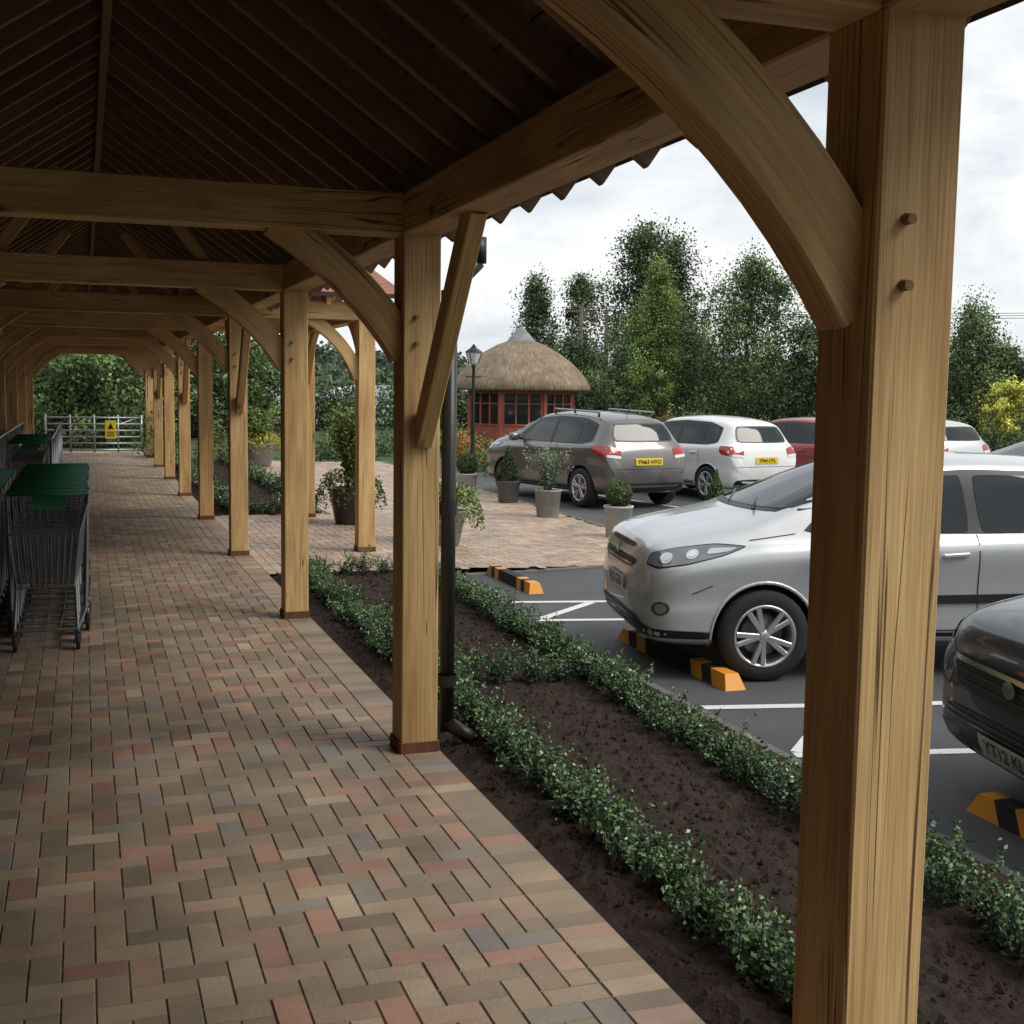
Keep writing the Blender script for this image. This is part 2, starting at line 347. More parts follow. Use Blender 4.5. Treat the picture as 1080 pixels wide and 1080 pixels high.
# ------------------------------------------------------------------ walkway structure
PX=1.585; SP=3.83; Y0=2.2; KS=range(-2,9); LX=-1.28; PW=.19
ZT=2.6
wk=empty('timber_walkway')
T=MB(); Ft=MB(); Pg=MB()
def post(x,y,w=PW,zt=ZT):
    T.timber([(x,y,.0),(x,y,zt)],w,w+.01,(1,0,0)); Ft.timber([(x,y,.0),(x,y,.055)],w+.022,w+.03,(1,0,0),ch=.008)
def arc(p,q,ctrl,n=8):
    p=Vector(p);q=Vector(q);c=Vector(ctrl); return [p*(1-t)**2+c*2*t*(1-t)+q*t*t for t in [i/n for i in range(n+1)]]
for k in KS:
    y=Y0+SP*k
    post(PX,y); post(LX,y)
    for zz in (2.07,2.2): Pg.tube((PX-.03,y-.10,zz),(PX-.03,y-.122,zz-.002),.012,.011,10)
    T.timber([(LX+.097,y,ZT+.1),(PX-.097,y,ZT+.1)],.17,.2,(0,1,0))
    x1=PX-.09; T.timber(arc((x1+.03,y,2.03),(x1-.62,y,ZT+.05),(x1-.20,y,2.40)),.10,.17,(0,1,0))
    x1=LX+.09; T.timber(arc((x1-.03,y,2.03),(x1+.62,y,ZT+.05),(x1+.20,y,2.40)),.10,.17,(0,1,0))
    if k in (-1,1,3,5,7): T.timber([(PX+.01,y-.08,1.6),(PX+.01,y-.93,ZT+.03)],.08,.13,(1,0,0))
    if k in (3,5,7): T.timber([(PX+.01,y+.08,1.6),(PX+.01,y+.93,ZT+.03)],.08,.13,(1,0,0))
    if k>=2:
        cx=(LX+PX)/2
        for s in (-1,1): T.timber([(cx+s*.75,y,ZT+.2),(cx+s*.28,y,3.42)],.07,.09,(0,1,0))
YA=Y0+SP*-2-.6; YB=Y0+SP*8+.6
T.timber([(PX,YA,ZT+.1),(PX,YB,ZT+.1)],PW,.2,(1,0,0)); T.timber([(LX,YA,ZT+.1),(LX,YB,ZT+.1)],PW,.2,(1,0,0))
T.obj('oak_frame',[M_oak],wk); Ft.obj('post_feet',[M_oakfoot],wk); Pg.obj('pegs',[M_peg],wk)
cx=(LX+PX)/2; sl=math.tan(math.radians(35)); zr=ZT+.2+(PX+.09-cx)*sl
R=MB(); y=YA+.1
while y<YB:
    for s in (-1,1):
        xe=cx+s*(PX+.34-cx); R.timber([(xe,y,zr-abs(xe-cx)*sl+.06),(cx,y,zr+.06)],.045,.12,(0,1,0),tone=random.uniform(.7,1.1))
    y+=.4
R.timber([(cx,YA,zr+.03),(cx,YB,zr+.03)],.05,.24,(1,0,0),tone=.6)
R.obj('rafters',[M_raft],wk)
Bd=MB()
for s in (-1,1):
    n=14; W=(PX+.38-cx)
    for i in range(n):
        a=W*i/n;b=W*(i+1)/n-.006; z=lambda q: zr+.125-q*sl
        t=random.uniform(.7,1.2); col=(t,0,0); u=random.uniform(0,30)
        pts=[(cx+s*a,YA,z(a)),(cx+s*b,YA,z(b)),(cx+s*b,YB,z(b)),(cx+s*a,YB,z(a))]
        Bd.poly(pts,0,col,[(u,0),(u+.12,0),(u+.12,YB-YA),(u,YB-YA)])
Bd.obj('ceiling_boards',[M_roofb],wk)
def tilemat():
    m,nt,b=newmat('clay_tiles'); uv=N(nt,'ShaderNodeUVMap').outputs['UV']; br=N(nt,'ShaderNodeTexBrick'); nt.links.new(uv,br.inputs['Vector']); br.inputs['Scale'].default_value=1
    br.inputs['Brick Width'].default_value=.165; br.inputs['Row Height'].default_value=.1; br.inputs['Mortar Size'].default_value=.006
    br.inputs['Color1'].default_value=(.36,.15,.09,1); br.inputs['Color2'].default_value=(.26,.11,.07,1); br.inputs['Mortar'].default_value=(.05,.02,.015,1)
    nt.links.new(br.outputs['Color'],b.inputs['Base Color']); b.inputs['Roughness'].default_value=.8; bump(nt,b,br.outputs['Fac'],-.6,.01); return m
M_tile=tilemat()
Rt=MB()
for s in (-1,1):
    W=(PX+.40-cx)
    z=lambda q: zr+.19-q*sl
    a=(cx,z(0));b=(cx+s*W,z(W)); L=W/math.cos(math.radians(35))
    Rt.poly([(a[0],YA-.1,a[1]),(b[0],YA-.1,b[1]),(b[0],YB+.1,b[1]),(a[0],YB+.1,a[1])],0,(1,1,1),[(0,0),(0,L),(YB-YA,L),(YB-YA,0)])
    Rt.poly([(a[0],YA-.1,a[1]-.05),(b[0],YA-.1,b[1]-.05),(b[0],YB+.1,b[1]-.05),(a[0],YB+.1,a[1]-.05)],0)
    Rt.poly([(b[0],YA-.1,b[1]),(b[0],YA-.1,b[1]-.05),(b[0],YB+.1,b[1]-.05),(b[0],YB+.1,b[1])],0)
Rt.obj('tiled_roof',[M_tile],wk)
# porch
Tp=MB(); T=Tp; Ft=MB(); pc=empty('entrance_porch')
ya=Y0+SP*3; yb=Y0+SP*4; xp=3.0; PA=14
for y in (ya,yb):
    post(xp,y)
    Tp.timber([(PX+.1,y,ZT+.1),(xp+.3,y,ZT+.1)],.17,.2,(0,1,0))
    Tp.timber(arc((xp-.07,y,1.95),(xp-.68,y,ZT+.04),(xp-.22,y,2.40)),.08,.14,(0,1,0))
Tp.timber([(xp,ya+.09,ZT+.1),(xp,yb-.09,ZT+.1)],.17,.19,(1,0,0))
Tp.timber(arc((xp,ya+.07,1.95),(xp,ya+.75,ZT+.04),(xp,ya+.25,2.40)),.08,.14,(1,0,0))
Tp.timber(arc((xp,yb-.07,1.95),(xp,yb-.75,ZT+.04),(xp,yb-.25,2.40)),.08,.14,(1,0,0))
ym=(ya+yb)/2; hs=(yb-ya)/2+.3; zp=ZT+.2; sp=math.tan(math.radians(PA))
for y0_,s in ((ya,-1),(yb,1)):
    for i in range(5):
        x=PX+.3+i*.33; Tp.timber([(x,y0_+s*.25,zp-.25*sp+.06),(x,ym,zp+(hs-.3)*sp+.06)],.05,.1,(1,0,0))
Tp.obj('oak_frame',[M_oak],pc); Ft.obj('post_feet',[M_oakfoot],pc)
Rt=MB()
for s in (-1,1):
    L=hs/math.cos(math.radians(PA)); zt=zp+hs*sp-.3*sp+.16; ze=zt-hs*sp
    Rt.poly([(1.2,ym,zt),(3.4,ym,zt),(3.4,ym+s*hs,ze),(1.2,ym+s*hs,ze)],0,(1,1,1),[(0,0),(2.2,0),(2.2,L),(0,L)])
    Rt.poly([(1.2,ym,zt-.05),(3.4,ym,zt-.05),(3.4,ym+s*hs,ze-.05),(1.2,ym+s*hs,ze-.05)],1,(1,1,1),[(0,0),(0,2.2),(L,2.2),(L,0)])
    Rt.poly([(1.7,ym+s*hs,ze),(3.4,ym+s*hs,ze),(3.4,ym+s*hs,ze-.05),(1.7,ym+s*hs,ze-.05)],0)
Rt.obj('tiled_roof',[M_tile,M_roofb],pc)
Bw=MB(); y=YA-.5
while y<YB+.2:
    Bw.box((-1.66,y,0),(-1.62,y+.145,2.9),0,(random.uniform(.7,1.2),0,0)); y+=.15
Bw.box((-6,YA-.5,0),(-1.665,YB+.2,3.0),0,(.8,0,0))
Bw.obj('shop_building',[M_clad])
D=MB(); x=PX+.19;y=Y0+SP+.06
D.tube((x,y,.06),(x,y,2.35),.038,n=16); D.tube((x,y,2.35),(x+.14,y-.03,2.5),.038,n=16); D.tube((x+.14,y-.03,2.49),(x+.14,y-.03,2.62),.04,n=16)
D.tube((x,y,.1),(x+.12,y-.12,.03),.038,n=16); D.lathe([(.048,0),(.048,.07)],(x,y,1.2),16); D.lathe([(.048,0),(.048,.07)],(x,y,2.28),16); D.lathe([(.05,0),(.05,.06)],(x,y,.3),16)
D.obj('drain_pipe',[M_black])
g=empty('farm_gate'); D=MB()
for i in range(6): D.tube((-.95,34.4,.12+i*.17),(1.45,34.4,.12+i*.17),.021,n=8)
for x in (-.95,-.35,.25,.85,1.45): D.tube((x,34.4,.05),(x,34.4,1.05),.024,n=8)
D.tube((-.95,34.41,.15),(1.45,34.41,1.0),.015)
D.obj('bars',[M_gal],g)
s=empty('warning_sign'); D=MB(); D.box((.52,34.33,.42),(.80,34.345,.9)); D.obj('panel',[P('sign_yellow',(.8,.68,.05),.5)],s)
D=MB(); D.poly([(.58,34.326,.67),(.74,34.326,.67),(.66,34.326,.83)]); 
for zz in (.48,.53,.58): D.box((.56,34.324,zz),(.76,34.328,zz+.022))
D.obj('lettering',[M_black],s)
# ------------------------------------------------------------------ trolleys
def trolley_mesh():
    t=MB(); w0,w1=.26,.21
    def wr(a,b,r=.003,m=0,n=4): t.tube(a,b,r,n=n,mat=m,caps=False)
    def corner(y,top):
        f=y/.85; w=w1+(w0-w1)*f; z=(.82+.12*f) if top else (.45+.08*f)
        if not top: w-=.04
        return w,z
    for k in range(13):
        y=.85*k/12; w,z=corner(y,True); w2,z2=corner(y,False)
        for s in (-1,1): wr((s*w,y,z),(s*w2,y,z2))
        wr((-w2,y,z2),(w2,y,z2))
    for j in range(7):
        f=j/6
        for s in (-1,1):
            a=corner(0,True);b=corner(0,False);c=corner(.85,True);d=corner(.85,False)
            wr((s*(a[0]*f+b[0]*(1-f)),0,a[1]*f+b[1]*(1-f)),(s*(c[0]*f+d[0]*(1-f)),.85,c[1]*f+d[1]*(1-f)),.003 if 0<f<1 else .0065)
        a=corner(0,True);b=corner(0,False); q=a[0]*f+b[0]*(1-f); z=a[1]*f+b[1]*(1-f); wr((-q,0,z),(q,0,z),.003 if 0<f<1 else .007)
    for k in range(11):
        f=k/10*2-1; a=corner(0,True);b=corner(0,False); wr((f*a[0],0,a[1]),(f*b[0],0,b[1])); c=corner(.85,False); wr((f*b[0],0,b[1]),(f*c[0],.85,c[1]))
        wr((f*c[0],.85,c[1]),(f*w0,.85,.93),.0025)
    t.box((-.12,.80,.915),(.12,.812,.95),1); t.tube((-.27,.93,1.02),(.27,.93,1.02),.017,n=10,mat=1)
    for s in (-1,1):
        wr((s*.26,.85,.93),(s*.27,.93,1.02),.011,n=8); wr((s*.25,.8,.5),(s*.26,.86,.93),.01,n=8)
        wr((s*.25,.8,.5),(s*.24,.72,.17),.012,n=8); wr((s*.24,.72,.17),(s*.19,.03,.15),.012,n=8); wr((s*.19,.03,.15),(s*.18,.2,.45),.011,n=8)
        for yy,xx in ((.03,.19),(.72,.25)):
            t.tube((s*xx,yy,.17),(s*xx,yy+.02,.1),.012,n=8); t.tube((s*xx-.013,yy+.03,.062),(s*xx+.013,yy+.03,.062),.062,n=18,mat=2); t.tube((s*xx-.016,yy+.03,.062),(s*xx+.016,yy+.03,.062),.03,n=14,mat=0)
            t.box((s*xx-.02,yy+.0,.055),(s*xx-.016,yy+.05,.125),0); t.box((s*xx+.016,yy+.0,.055),(s*xx+.02,yy+.05,.125),0)
    wr((-.19,.03,.15),(.19,.03,.15),.012,n=8); wr((-.24,.72,.17),(.24,.72,.17),.012,n=8)
    for k in range(5): wr((-.16+.08*k,.03,.15),(-.2+.1*k,.72,.17),.004)
    return t.mesh('shopping_trolley',[M_dsteel,P('green_plastic',(.015,.13,.06),.4),M_tyre])
tm=trolley_mesh()
for i in range(14): link('shopping_trolley',tm,None,(-.27+random.uniform(-.008,.008),8.95+i*.27,0),(0,0,random.uniform(-.01,.01)),(1.08,1,1))
for i in range(11): link('shopping_trolley',tm,None,(-.92,9.0+i*.27,0),(0,0,random.uniform(-.01,.01)),(1.08,1,1))
# metal trolley-bay railing
def railing(x,y0,y1):
    e=empty('trolley_bay_railing'); t=MB(); n=int((y1-y0)/1.2)
    for i in range(n+1):
        y=y0+(y1-y0)*i/n; t.tube((x,y,0),(x,y,1.12),.024,n=10); t.lathe([(.06,0),(.06,.012),(0,.012)],(x,y,0),12)
    for z in (.18,.65,1.12): t.tube((x,y0,z),(x,y1,z),.02,n=10)
    m=int((y1-y0)/.3)
    for i in range(m): t.tube((x,y0+.3*i+.1,.18),(x,y0+.3*i+.1,1.12),.008,n=6)
    t.obj('rails',[M_gal],e)
railing(-.42,17.2,24.6); railing(-1.08,17.2,24.6)
for i in range(10): link('shopping_trolley',tm,None,(-.75,17.6+i*.3,0),(0,0,0),(1.0,1,1))
# ------------------------------------------------------------------ cars
def chk_open(p,n=3):
    p=[np.array(q,float) for q in p]
    for _ in range(n):
        o=[p[0]]
        for a,b in zip(p[:-1],p[1:]): o+=[a*.75+b*.25,a*.25+b*.75]
        o.append(p[-1]); p=o
    return np.array(p)
def chk_closed(p,n=2,f=.2):
    p=[np.array(q,float) for q in p]
    for _ in range(n):
        o=[]
        for i in range(len(p)): a=p[i];b=p[(i+1)%len(p)]; o+=[a*(1-f)+b*f,a*f+b*(1-f)]
        p=o; f=.25
    return p
RL=3.93
KEY=[ # xf, zb, belt, top, w, wt
(0,.34,.64,.80,.64,.53),(.02,.29,.70,.88,.735,.60),(.07,.25,.77,.945,.80,.65),(.18,.23,.83,.99,.838,.69),(.40,.22,.87,1.04,.858,.70),(.72,.22,.91,1.10,.86,.71),(.84,.22,.92,1.14,.86,.70),
(1.62,.22,.95,1.46,.86,.585),(1.9,.22,.96,1.50,.86,.58),(2.5,.22,.98,1.52,.86,.58),(3.1,.22,1.0,1.49,.86,.575),(3.5,.22,1.02,1.43,.845,.55),(3.62,.23,1.02,1.36,.835,.56),(3.8,.25,.96,1.05,.80,.60),(3.87,.27,.84,.95,.76,.62),(3.93,.36,.66,.74,.66,.52)]
def car_body():
    K=chk_open([k for k in KEY],2); xs=K[:,0]
    st=np.unique(np.round(np.concatenate([np.linspace(0,.06,8),np.linspace(.06,.3,14),np.linspace(.3,3.6,74),np.linspace(3.6,RL,18)]),4))
    rings=[]
    for x in st:
        zb,be,tp,w,wt=[np.interp(x,xs,K[:,i]) for i in range(1,6)]
        wb=w-.10; h=be-zb
        pts=[(0,zb),(wb-.05,zb),(w-.03,zb+.05),(w-.005,zb+h*.35),(w-.018,zb+h*.56),(w,zb+h*.78),(w-.008,be-.05),(w-.045,be+.0),(w-.075,be+.03),(wt+.02,tp-.07),(wt-.06,tp-.02),(wt*.5,tp+.01),(0,tp+.018)]
        hf=chk_open(pts,3); full=[(y,z) for y,z in hf]+[(-y,z) for y,z in hf[-2:0:-1]]
        rings.append([(RL/2-x,y,z) for y,z in full])
    n=len(rings[0])
    # soft domed nose: shrink inward rings bulging forward
    r0=rings[0]; cyz=(0,sum(p[2] for p in r0)/n); pre=[]
    for f,dx in ((.94,.010),(.80,.020),(.55,.028)): pre.append([(RL/2+dx,p[1]*f,cyz[1]+(p[2]-cyz[1])*f) for p in r0])
    rings=pre[::-1]+rings
    V=[p for r in rings for p in r]; Fc=[]
    for i in range(len(rings)-1):
        for j in range(n): k=(j+1)%n; Fc.append((i*n+j,i*n+k,(i+1)*n+k,(i+1)*n+j))
    Fc.append(tuple(reversed(range(n)))); Fc.append(tuple((len(rings)-1)*n+j for j in range(n)))
    return V,Fc
CV,CF=car_body()
bmx=bmesh.new(); 
for p in CV: bmx.verts.new(p)
bmx.verts.ensure_lookup_table()
for f in CF: bmx.faces.new([bmx.verts[i] for i in f])
bmesh.ops.recalc_face_normals(bmx,faces=bmx.faces); BV=BVHTree.FromBMesh(bmx); BODY=bpy.data.meshes.new('carbody_base'); bmx.to_mesh(BODY); bmx.free()
def decal_geo(pts,az,off,rnd=.15,grid=.05):
    a=math.radians(az); d=Vector((math.cos(a),math.sin(a),0)); t=Vector((-math.sin(a),math.cos(a),0))
    pl=chk_closed(pts,2,rnd) if rnd else [np.array(p,float) for p in pts]
    b=bmesh.new(); vs=[b.verts.new((p[0],p[1],0)) for p in pl]; b.faces.new(vs)
    xs=[p[0] for p in pl];zs=[p[1] for p in pl]
    for ax,lo,hi in ((0,min(xs),max(xs)),(1,min(zs),max(zs))):
        q=lo+grid
        while q<hi:
            no=(1,0,0) if ax==0 else (0,1,0); co=(q,0,0) if ax==0 else (0,q,0)
            bmesh.ops.bisect_plane(b,geom=b.verts[:]+b.edges[:]+b.faces[:],plane_co=co,plane_no=no); q+=grid
    b.verts.ensure_lookup_table(); V=[];
    for v in b.verts:
        o=d*5+t*v.co.x+Vector((0,0,v.co.y)); h=BV.ray_cast(o,-d)
        if h[0] is None: h=BV.find_nearest(o-d*4)
        V.append(tuple(h[0]+h[1]*off))
    b.verts.index_update(); Fc=[[v.index for v in f.verts] for f in b.faces]; b.free()
    out=[]
    for f in Fc:
        n=(Vector(V[f[1]])-Vector(V[f[0]])).cross(Vector(V[f[2]])-Vector(V[f[0]]))
        out.append(f if n.dot(d)>0 else f[::-1])
    return V,out
_dc={}
def decal(mb,pts,az,mat,off=.004,rnd=.15,grid=.06,mirror=False):
    if not grid: grid=.06
    for s in ((1,-1) if mirror else (1,)):
        key=(tuple(map(tuple,pts)),az*s,off,rnd)
        if key not in _dc: _dc[key]=decal_geo([(p[0]*s,p[1]) for p in pts],az*s,off,rnd,grid)
        V,Fc=_dc[key]; b=len(mb.v); mb.v+=V
        for f in Fc: mb.face([b+i for i in f],None,mat,(1,1,1),True)
def side(pts): return [(p[0]-RL/2,p[1]) for p in pts]
def wheel_mesh():
    w=MB()
    w.lathe([(.20,-.085),(.225,-.098),(.29,-.095),(.312,-.075),(.316,0),(.312,.075),(.29,.095),(.225,.098),(.20,.085),(.2,-.085)],(0,0,0),40,0,'y')
    w.lathe([(.19,-.06),(.195,.07),(.212,.088),(.218,.097),(.203,.099),(.190,.08),(.185,-.06)],(0,0,0),40,1,'y')
    w.lathe([(.0,.0),(.19,-.02)],(0,0,0),28,2,'y'); w.lathe([(.0,.03),(.14,.028),(.145,.0)],(0,0,0),28,3,'y')
    w.lathe([(0,.092),(.03,.09),(.045,.08),(.05,.03)],(0,0,0),20,1,'y')
    for k in range(5):
        for o in (-.12,.12):
            a=2*math.pi*k/5+.3; a0=a+o*.7;a1=a+o*1.5
            p0=Vector((.035*math.cos(a0),.074,.035*math.sin(a0)));p1=Vector((.196*math.cos(a1),.085,.196*math.sin(a1)))
            w.timber([p0,p1],.036,.03,(math.cos(a+1.57),0,math.sin(a+1.57)),1,.006)
    return w.mesh('wheel',[M_tyre,M_rim,M_black,M_dsteel])
WM=wheel_mesh()
def arches_body():
    o=link('tmp',BODY.copy()); o.data.materials.append(M_white); o.data.materials.append(M_black)
    c=MB()
    for xf in (.80,3.24):
        for s in (-1,1): c.tube((RL/2-xf,s*.52,.315),(RL/2-xf,s*1.1,.315),.355,n=48,mat=1,smooth=False)
    co=c.obj('cut',[M_white,M_black]); bm=bmesh.new(); bm.from_mesh(co.data); bmesh.ops.recalc_face_normals(bm,faces=bm.faces); bm.to_mesh(co.data); bm.free()
    md=o.modifiers.new('b','BOOLEAN'); md.object=co; md.operation='DIFFERENCE'; md.solver='EXACT'
    dg=bpy.context.evaluated_depsgraph_get(); me=bpy.data.meshes.new_from_object(o.evaluated_get(dg)); bpy.data.objects.remove(o); bpy.data.objects.remove(co)
    for p in me.polygons: p.use_smooth=(p.material_index==0)
    me.set_sharp_from_angle(angle=math.radians(50)); return me
BM=arches_body()
def text_mesh(body,size):
    cu=bpy.data.curves.new('t','FONT'); cu.body=body; cu.size=size; cu.align_x='CENTER'; cu.align_y='CENTER'; cu.resolution_u=3; cu.offset=size*.015
    o=bpy.data.objects.new('t',cu); COL.objects.link(o); dg=bpy.context.evaluated_depsgraph_get(); me=bpy.data.meshes.new_from_object(o.evaluated_get(dg)); bpy.data.objects.remove(o)
    me.materials.clear(); me.materials.append(M_black); return me
def circ(c0,z,r,r2=None): r2=r2 or r; return [(c0+r*math.cos(i*.785),z+r2*math.sin(i*.785)) for i in range(8)]
def car(pos,az,paint,L=3.93,W=1.72,H=1.54,plate='',clad=True,rails=False,lowblack=False,grille='suv'):
    e=empty('parked_car',(pos[0],pos[1],-.1),math.radians(az),(L/RL,W/1.72,H/1.54))
    me=BM.copy(); me.materials[0]=paint; link('body',me,e)
    d=MB() # 0 glass 1 black 2 lamp 3 red 4 white 5 yellow 6 chrome 7 amber 8 paint 9 gal 10 dgrey
    decal(d,[(-.72,1.135),(.72,1.135),(.575,1.44),(-.575,1.44)],0,1,.003,.08); decal(d,[(-.69,1.155),(.69,1.155),(.555,1.425),(-.555,1.425)],0,0,.006,.08)
    decal(d,side([(1.00,1.0),(1.62,1.39),(2.3,1.44),(3.05,1.42),(3.42,1.33),(3.46,1.06),(3.2,1.01)]),90,1,.003,.08,mirror=True)
    decal(d,side([(1.32,1.02),(1.70,1.36),(2.24,1.405),(2.25,1.005)]),90,0,.006,.06,mirror=True)
    decal(d,side([(1.10,1.015),(1.28,1.02),(1.28,1.11)]),90,0,.006,.1,mirror=True)
    decal(d,side([(2.33,1.005),(2.32,1.405),(3.0,1.385),(3.06,1.03)]),90,0,.006,.06,mirror=True)
    decal(d,side([(3.13,1.04),(3.08,1.375),(3.36,1.31),(3.40,1.08)]),90,0,.006,.1,mirror=True)
    for x in (1.24,2.29,3.0):
        decal(d,side([(x,.34),(x+.008,.34),(x+.008,1.0),(x,1.0)]),90,1,.002,0,mirror=True)
    decal(d,side([(1.24,.335),(3.0,.335),(3.0,.343),(1.24,.343)]),90,1,.002,0,mirror=True)
    decal(d,side([(1.16,.24),(2.88,.24),(2.88,.325),(1.16,.325)]),90,1,.003,.1,mirror=True)
    # bonnet and bumper shut lines
    decal(d,side([(.30,.60),(.44,.66),(.44,.667),(.30,.607)]),90,1,.003,0,mirror=True)
    decal(d,side([(.70,.955),(1.02,1.0),(1.02,1.006),(.70,.961)]),90,1,.003,0,mirror=True)
    if clad: decal(d,side([(1.28,.52),(2.97,.54),(2.97,.60),(1.28,.58)]),90,1,.014,.1,mirror=True)
    if grille=='suv':
        decal(d,[(-.40,.73),(.40,.73),(.52,.80),(-.52,.80)],0,1,.004,.15)
        decal(d,[(-.42,.745),(.42,.745),(.44,.76),(-.44,.76)],0,6,.010,.1)
        decal(d,[(-.34,.86),(.34,.86),(.38,.895),(-.38,.895)],0,1,.004,.15)
        decal(d,[(-.64,.28),(.64,.28),(.60,.43),(-.60,.43)],0,1,.004,.15)
        for q in (.31,.35,.39): decal(d,[(-.58,q),(.58,q),(.58,q+.008),(-.58,q+.008)],0,10,.008,0)
        badge=.825; pz=.595
    else:
        decal(d,[(-.62,.26),(.62,.26),(.68,.50),(-.68,.50)],0,1,.004,.15)
        decal(d,[(-.46,.58),(.46,.58),(.60,.76),(-.60,.76)],0,1,.004,.15)
        for q in (.43,.46): decal(d,[(-.62,q),(.62,q),(.62,q+.008),(-.62,q+.008)],0,10,.008,0)
        for q in (.62,.67): decal(d,[(-.48,q),(.48,q),(.50,q+.012),(-.50,q+.012)],0,10,.008,0)
        decal(d,[(-.56,.715),(.56,.715),(.58,.74),(-.58,.74)],0,6,.009,0)
        badge=.68; pz=.36
    decal(d,circ(0,badge,.055,.042),0,6,.018,.2,grid=.03)
    for s in (1,-1):
        a=50; ar=math.radians(a*s); tt=(-math.sin(ar),math.cos(ar))
        S=lambda xf,y: (RL/2-xf)*tt[0]+y*s*tt[1]
        # wrap-round black lower bumper
        decal(d,[(S(.0,.45),.24),(S(.42,.85),.24),(S(.42,.85),.345),(S(.10,.70),.36),(S(.0,.45),.40)],a*s,1,.0045,.08)
        pts=[(.05,.62,.785),(.12,.72,.765),(.28,.815,.80),(.50,.845,.86),(.68,.81,.925),(.46,.775,.94),(.24,.72,.91),(.07,.64,.865)]
        q=[(S(p[0],p[1]),p[2]) for p in pts]
        decal(d,q,a*s,1,.003,.12); cxm=sum(p[0] for p in q)/8;czm=sum(p[1] for p in q)/8
        q2=[(cxm+(p[0]-cxm)*.95,czm+(p[1]-czm)*.89) for p in q]; decal(d,q2,a*s,2,.007,.12)
        for (fx,fy,zc,rr) in ((.15,.74,.835,.044),(.29,.81,.865,.038)):
            c0=S(fx,fy)
            decal(d,circ(c0,zc,rr,rr*.85),a*s,6,.010,.2,.03); decal(d,circ(c0,zc,rr*.6,rr*.5),a*s,4,.013,.2,.03)
        decal(d,[(S(.38,.83),.865),(S(.52,.845),.885),(S(.60,.82),.912),(S(.40,.81),.905)],a*s,6,.010,.12)
        c0=S(.14,.74)
        decal(d,circ(c0,.50,.065,.05),a*s,10,.004,.2,.03); decal(d,circ(c0,.50,.042,.036),a*s,9,.008,.2,.03)
    decal(d,[(-.60,1.06),(.60,1.06),(.50,1.36),(-.50,1.36)],180,1,.003,.1); decal(d,[(-.57,1.08),(.57,1.08),(.475,1.335),(-.475,1.335)],180,0,.006,.1)
    decal(d,[(-.72,.28),(.72,.28),(.70,.42),(-.70,.42)],180,1,.004,.1)
    for s in (1,-1):
        a=180-35*s; ar=math.radians(a); tt=(-math.sin(ar),math.cos(ar))
        s0=(RL/2-3.87)*tt[0]+.50*s*tt[1]; s1=(RL/2-3.58)*tt[0]+.83*s*tt[1]
        decal(d,[(s0,.80),(s1,.86),(s1,1.02),(s0,.97)],a,3,.006,.15)
        decal(d,[(s0,.80),(s0*.5+s1*.5,.83),(s0*.5+s1*.5,.87),(s0,.85)],a,4,.009,.1)
    decal(d,[(-.70,.64),(.70,.64),(.70,.647),(-.70,.647)],180,1,.003,0)
    decal(d,[(-.26,pz-.055),(.26,pz-.055),(.26,pz+.055),(-.26,pz+.055)],0,4,.014,0); decal(d,[(-.26,.70),(.26,.70),(.26,.81),(-.26,.81)],180,5,.014,0)
    d.obj('trim',[M_glass,M_black,M_lamp,M_red,M_white,M_yel,M_chrome,M_amber,paint,M_gal,M_dgrey],e)
    if plate:
        tme=text_mesh(plate,.095)
        for (azp,z,) in ((0,pz),(180,.755)):
            ar=math.radians(azp); dv=Vector((math.cos(ar),0,0)); h=BV.ray_cast(dv*5+Vector((0,0,z)),-dv)
            o=link('plate_text',tme.copy(),e,h[0]+dv*.019,(math.radians(90),0,math.radians(90 if azp==0 else -90)))
            o.rotation_euler=(math.radians(90)-math.asin(max(-1,min(1,h[1].z))),0,o.rotation_euler.z)
    m=MB()
    for s in (1,-1):
        prof=[(0,-.085),(.05,-.075),(.07,-.03),(.075,.03),(.055,.075),(0,.085)]
        b=len(m.v); m.lathe(prof,(0,0,0),14,0); 
        for i in range(b,len(m.v)): x,y,z=m.v[i]; m.v[i]=(RL/2-1.30+x*.75,s*(.93)+z*1.25,1.06+y*1.0)
        m.tube((RL/2-1.30,s*.78,1.02),(RL/2-1.30,s*.88,1.03),.022,mat=1)
        for xf in (2.12,2.86):
            m.timber([(RL/2-xf+.09,s*.872,.86),(RL/2-xf-.09,s*.868,.87)],.022,.03,(0,1,0),0,.008)
        for xf in (.80,3.24):
            pts=[]
            for i in range(25):
                t=math.radians(-12+204*i/24); xx=RL/2-xf+.366*math.cos(t); zz=.315+.366*math.sin(t)
                h=BV.ray_cast(Vector((xx,s*3,zz)),Vector((0,-s,0))); yy=h[0].y if h[0] else s*.84; pts.append((xx,yy-s*.006,zz))
            for p,q in zip(pts[:-1],pts[1:]): m.tube(p,q,.014,n=8,mat=(1 if lowblack else 0),caps=False)
        if rails:
            m.tube((RL/2-2.0,s*.54,1.55),(RL/2-3.3,s*.53,1.52),.017,n=8,mat=2)
            for xf,z in ((2.0,1.5),(2.6,1.52),(3.3,1.47)): m.tube((RL/2-xf,s*.54,z-.03),(RL/2-xf,s*.54,z+.045),.02,mat=1)
    for y0_ in (.5,-.05): m.tube((RL/2-.80,y0_,1.145),(RL/2-.98,y0_-.42,1.21),.009,n=5,mat=1)
    m.tube((RL/2-3.3,0,1.5),(RL/2-3.42,0,1.66),.005,n=5,mat=1)
    m.obj('fittings',[paint,M_black,M_gal],e)
    for xf in (.80,3.24):
        for s in (1,-1): link('wheel',WM,e,(RL/2-xf,s*.765,.315),(0,random.uniform(0,6),0 if s>0 else math.pi))
    return e
M_dgrey=P('dark_reflector',(.12,.125,.13),.2,.6)
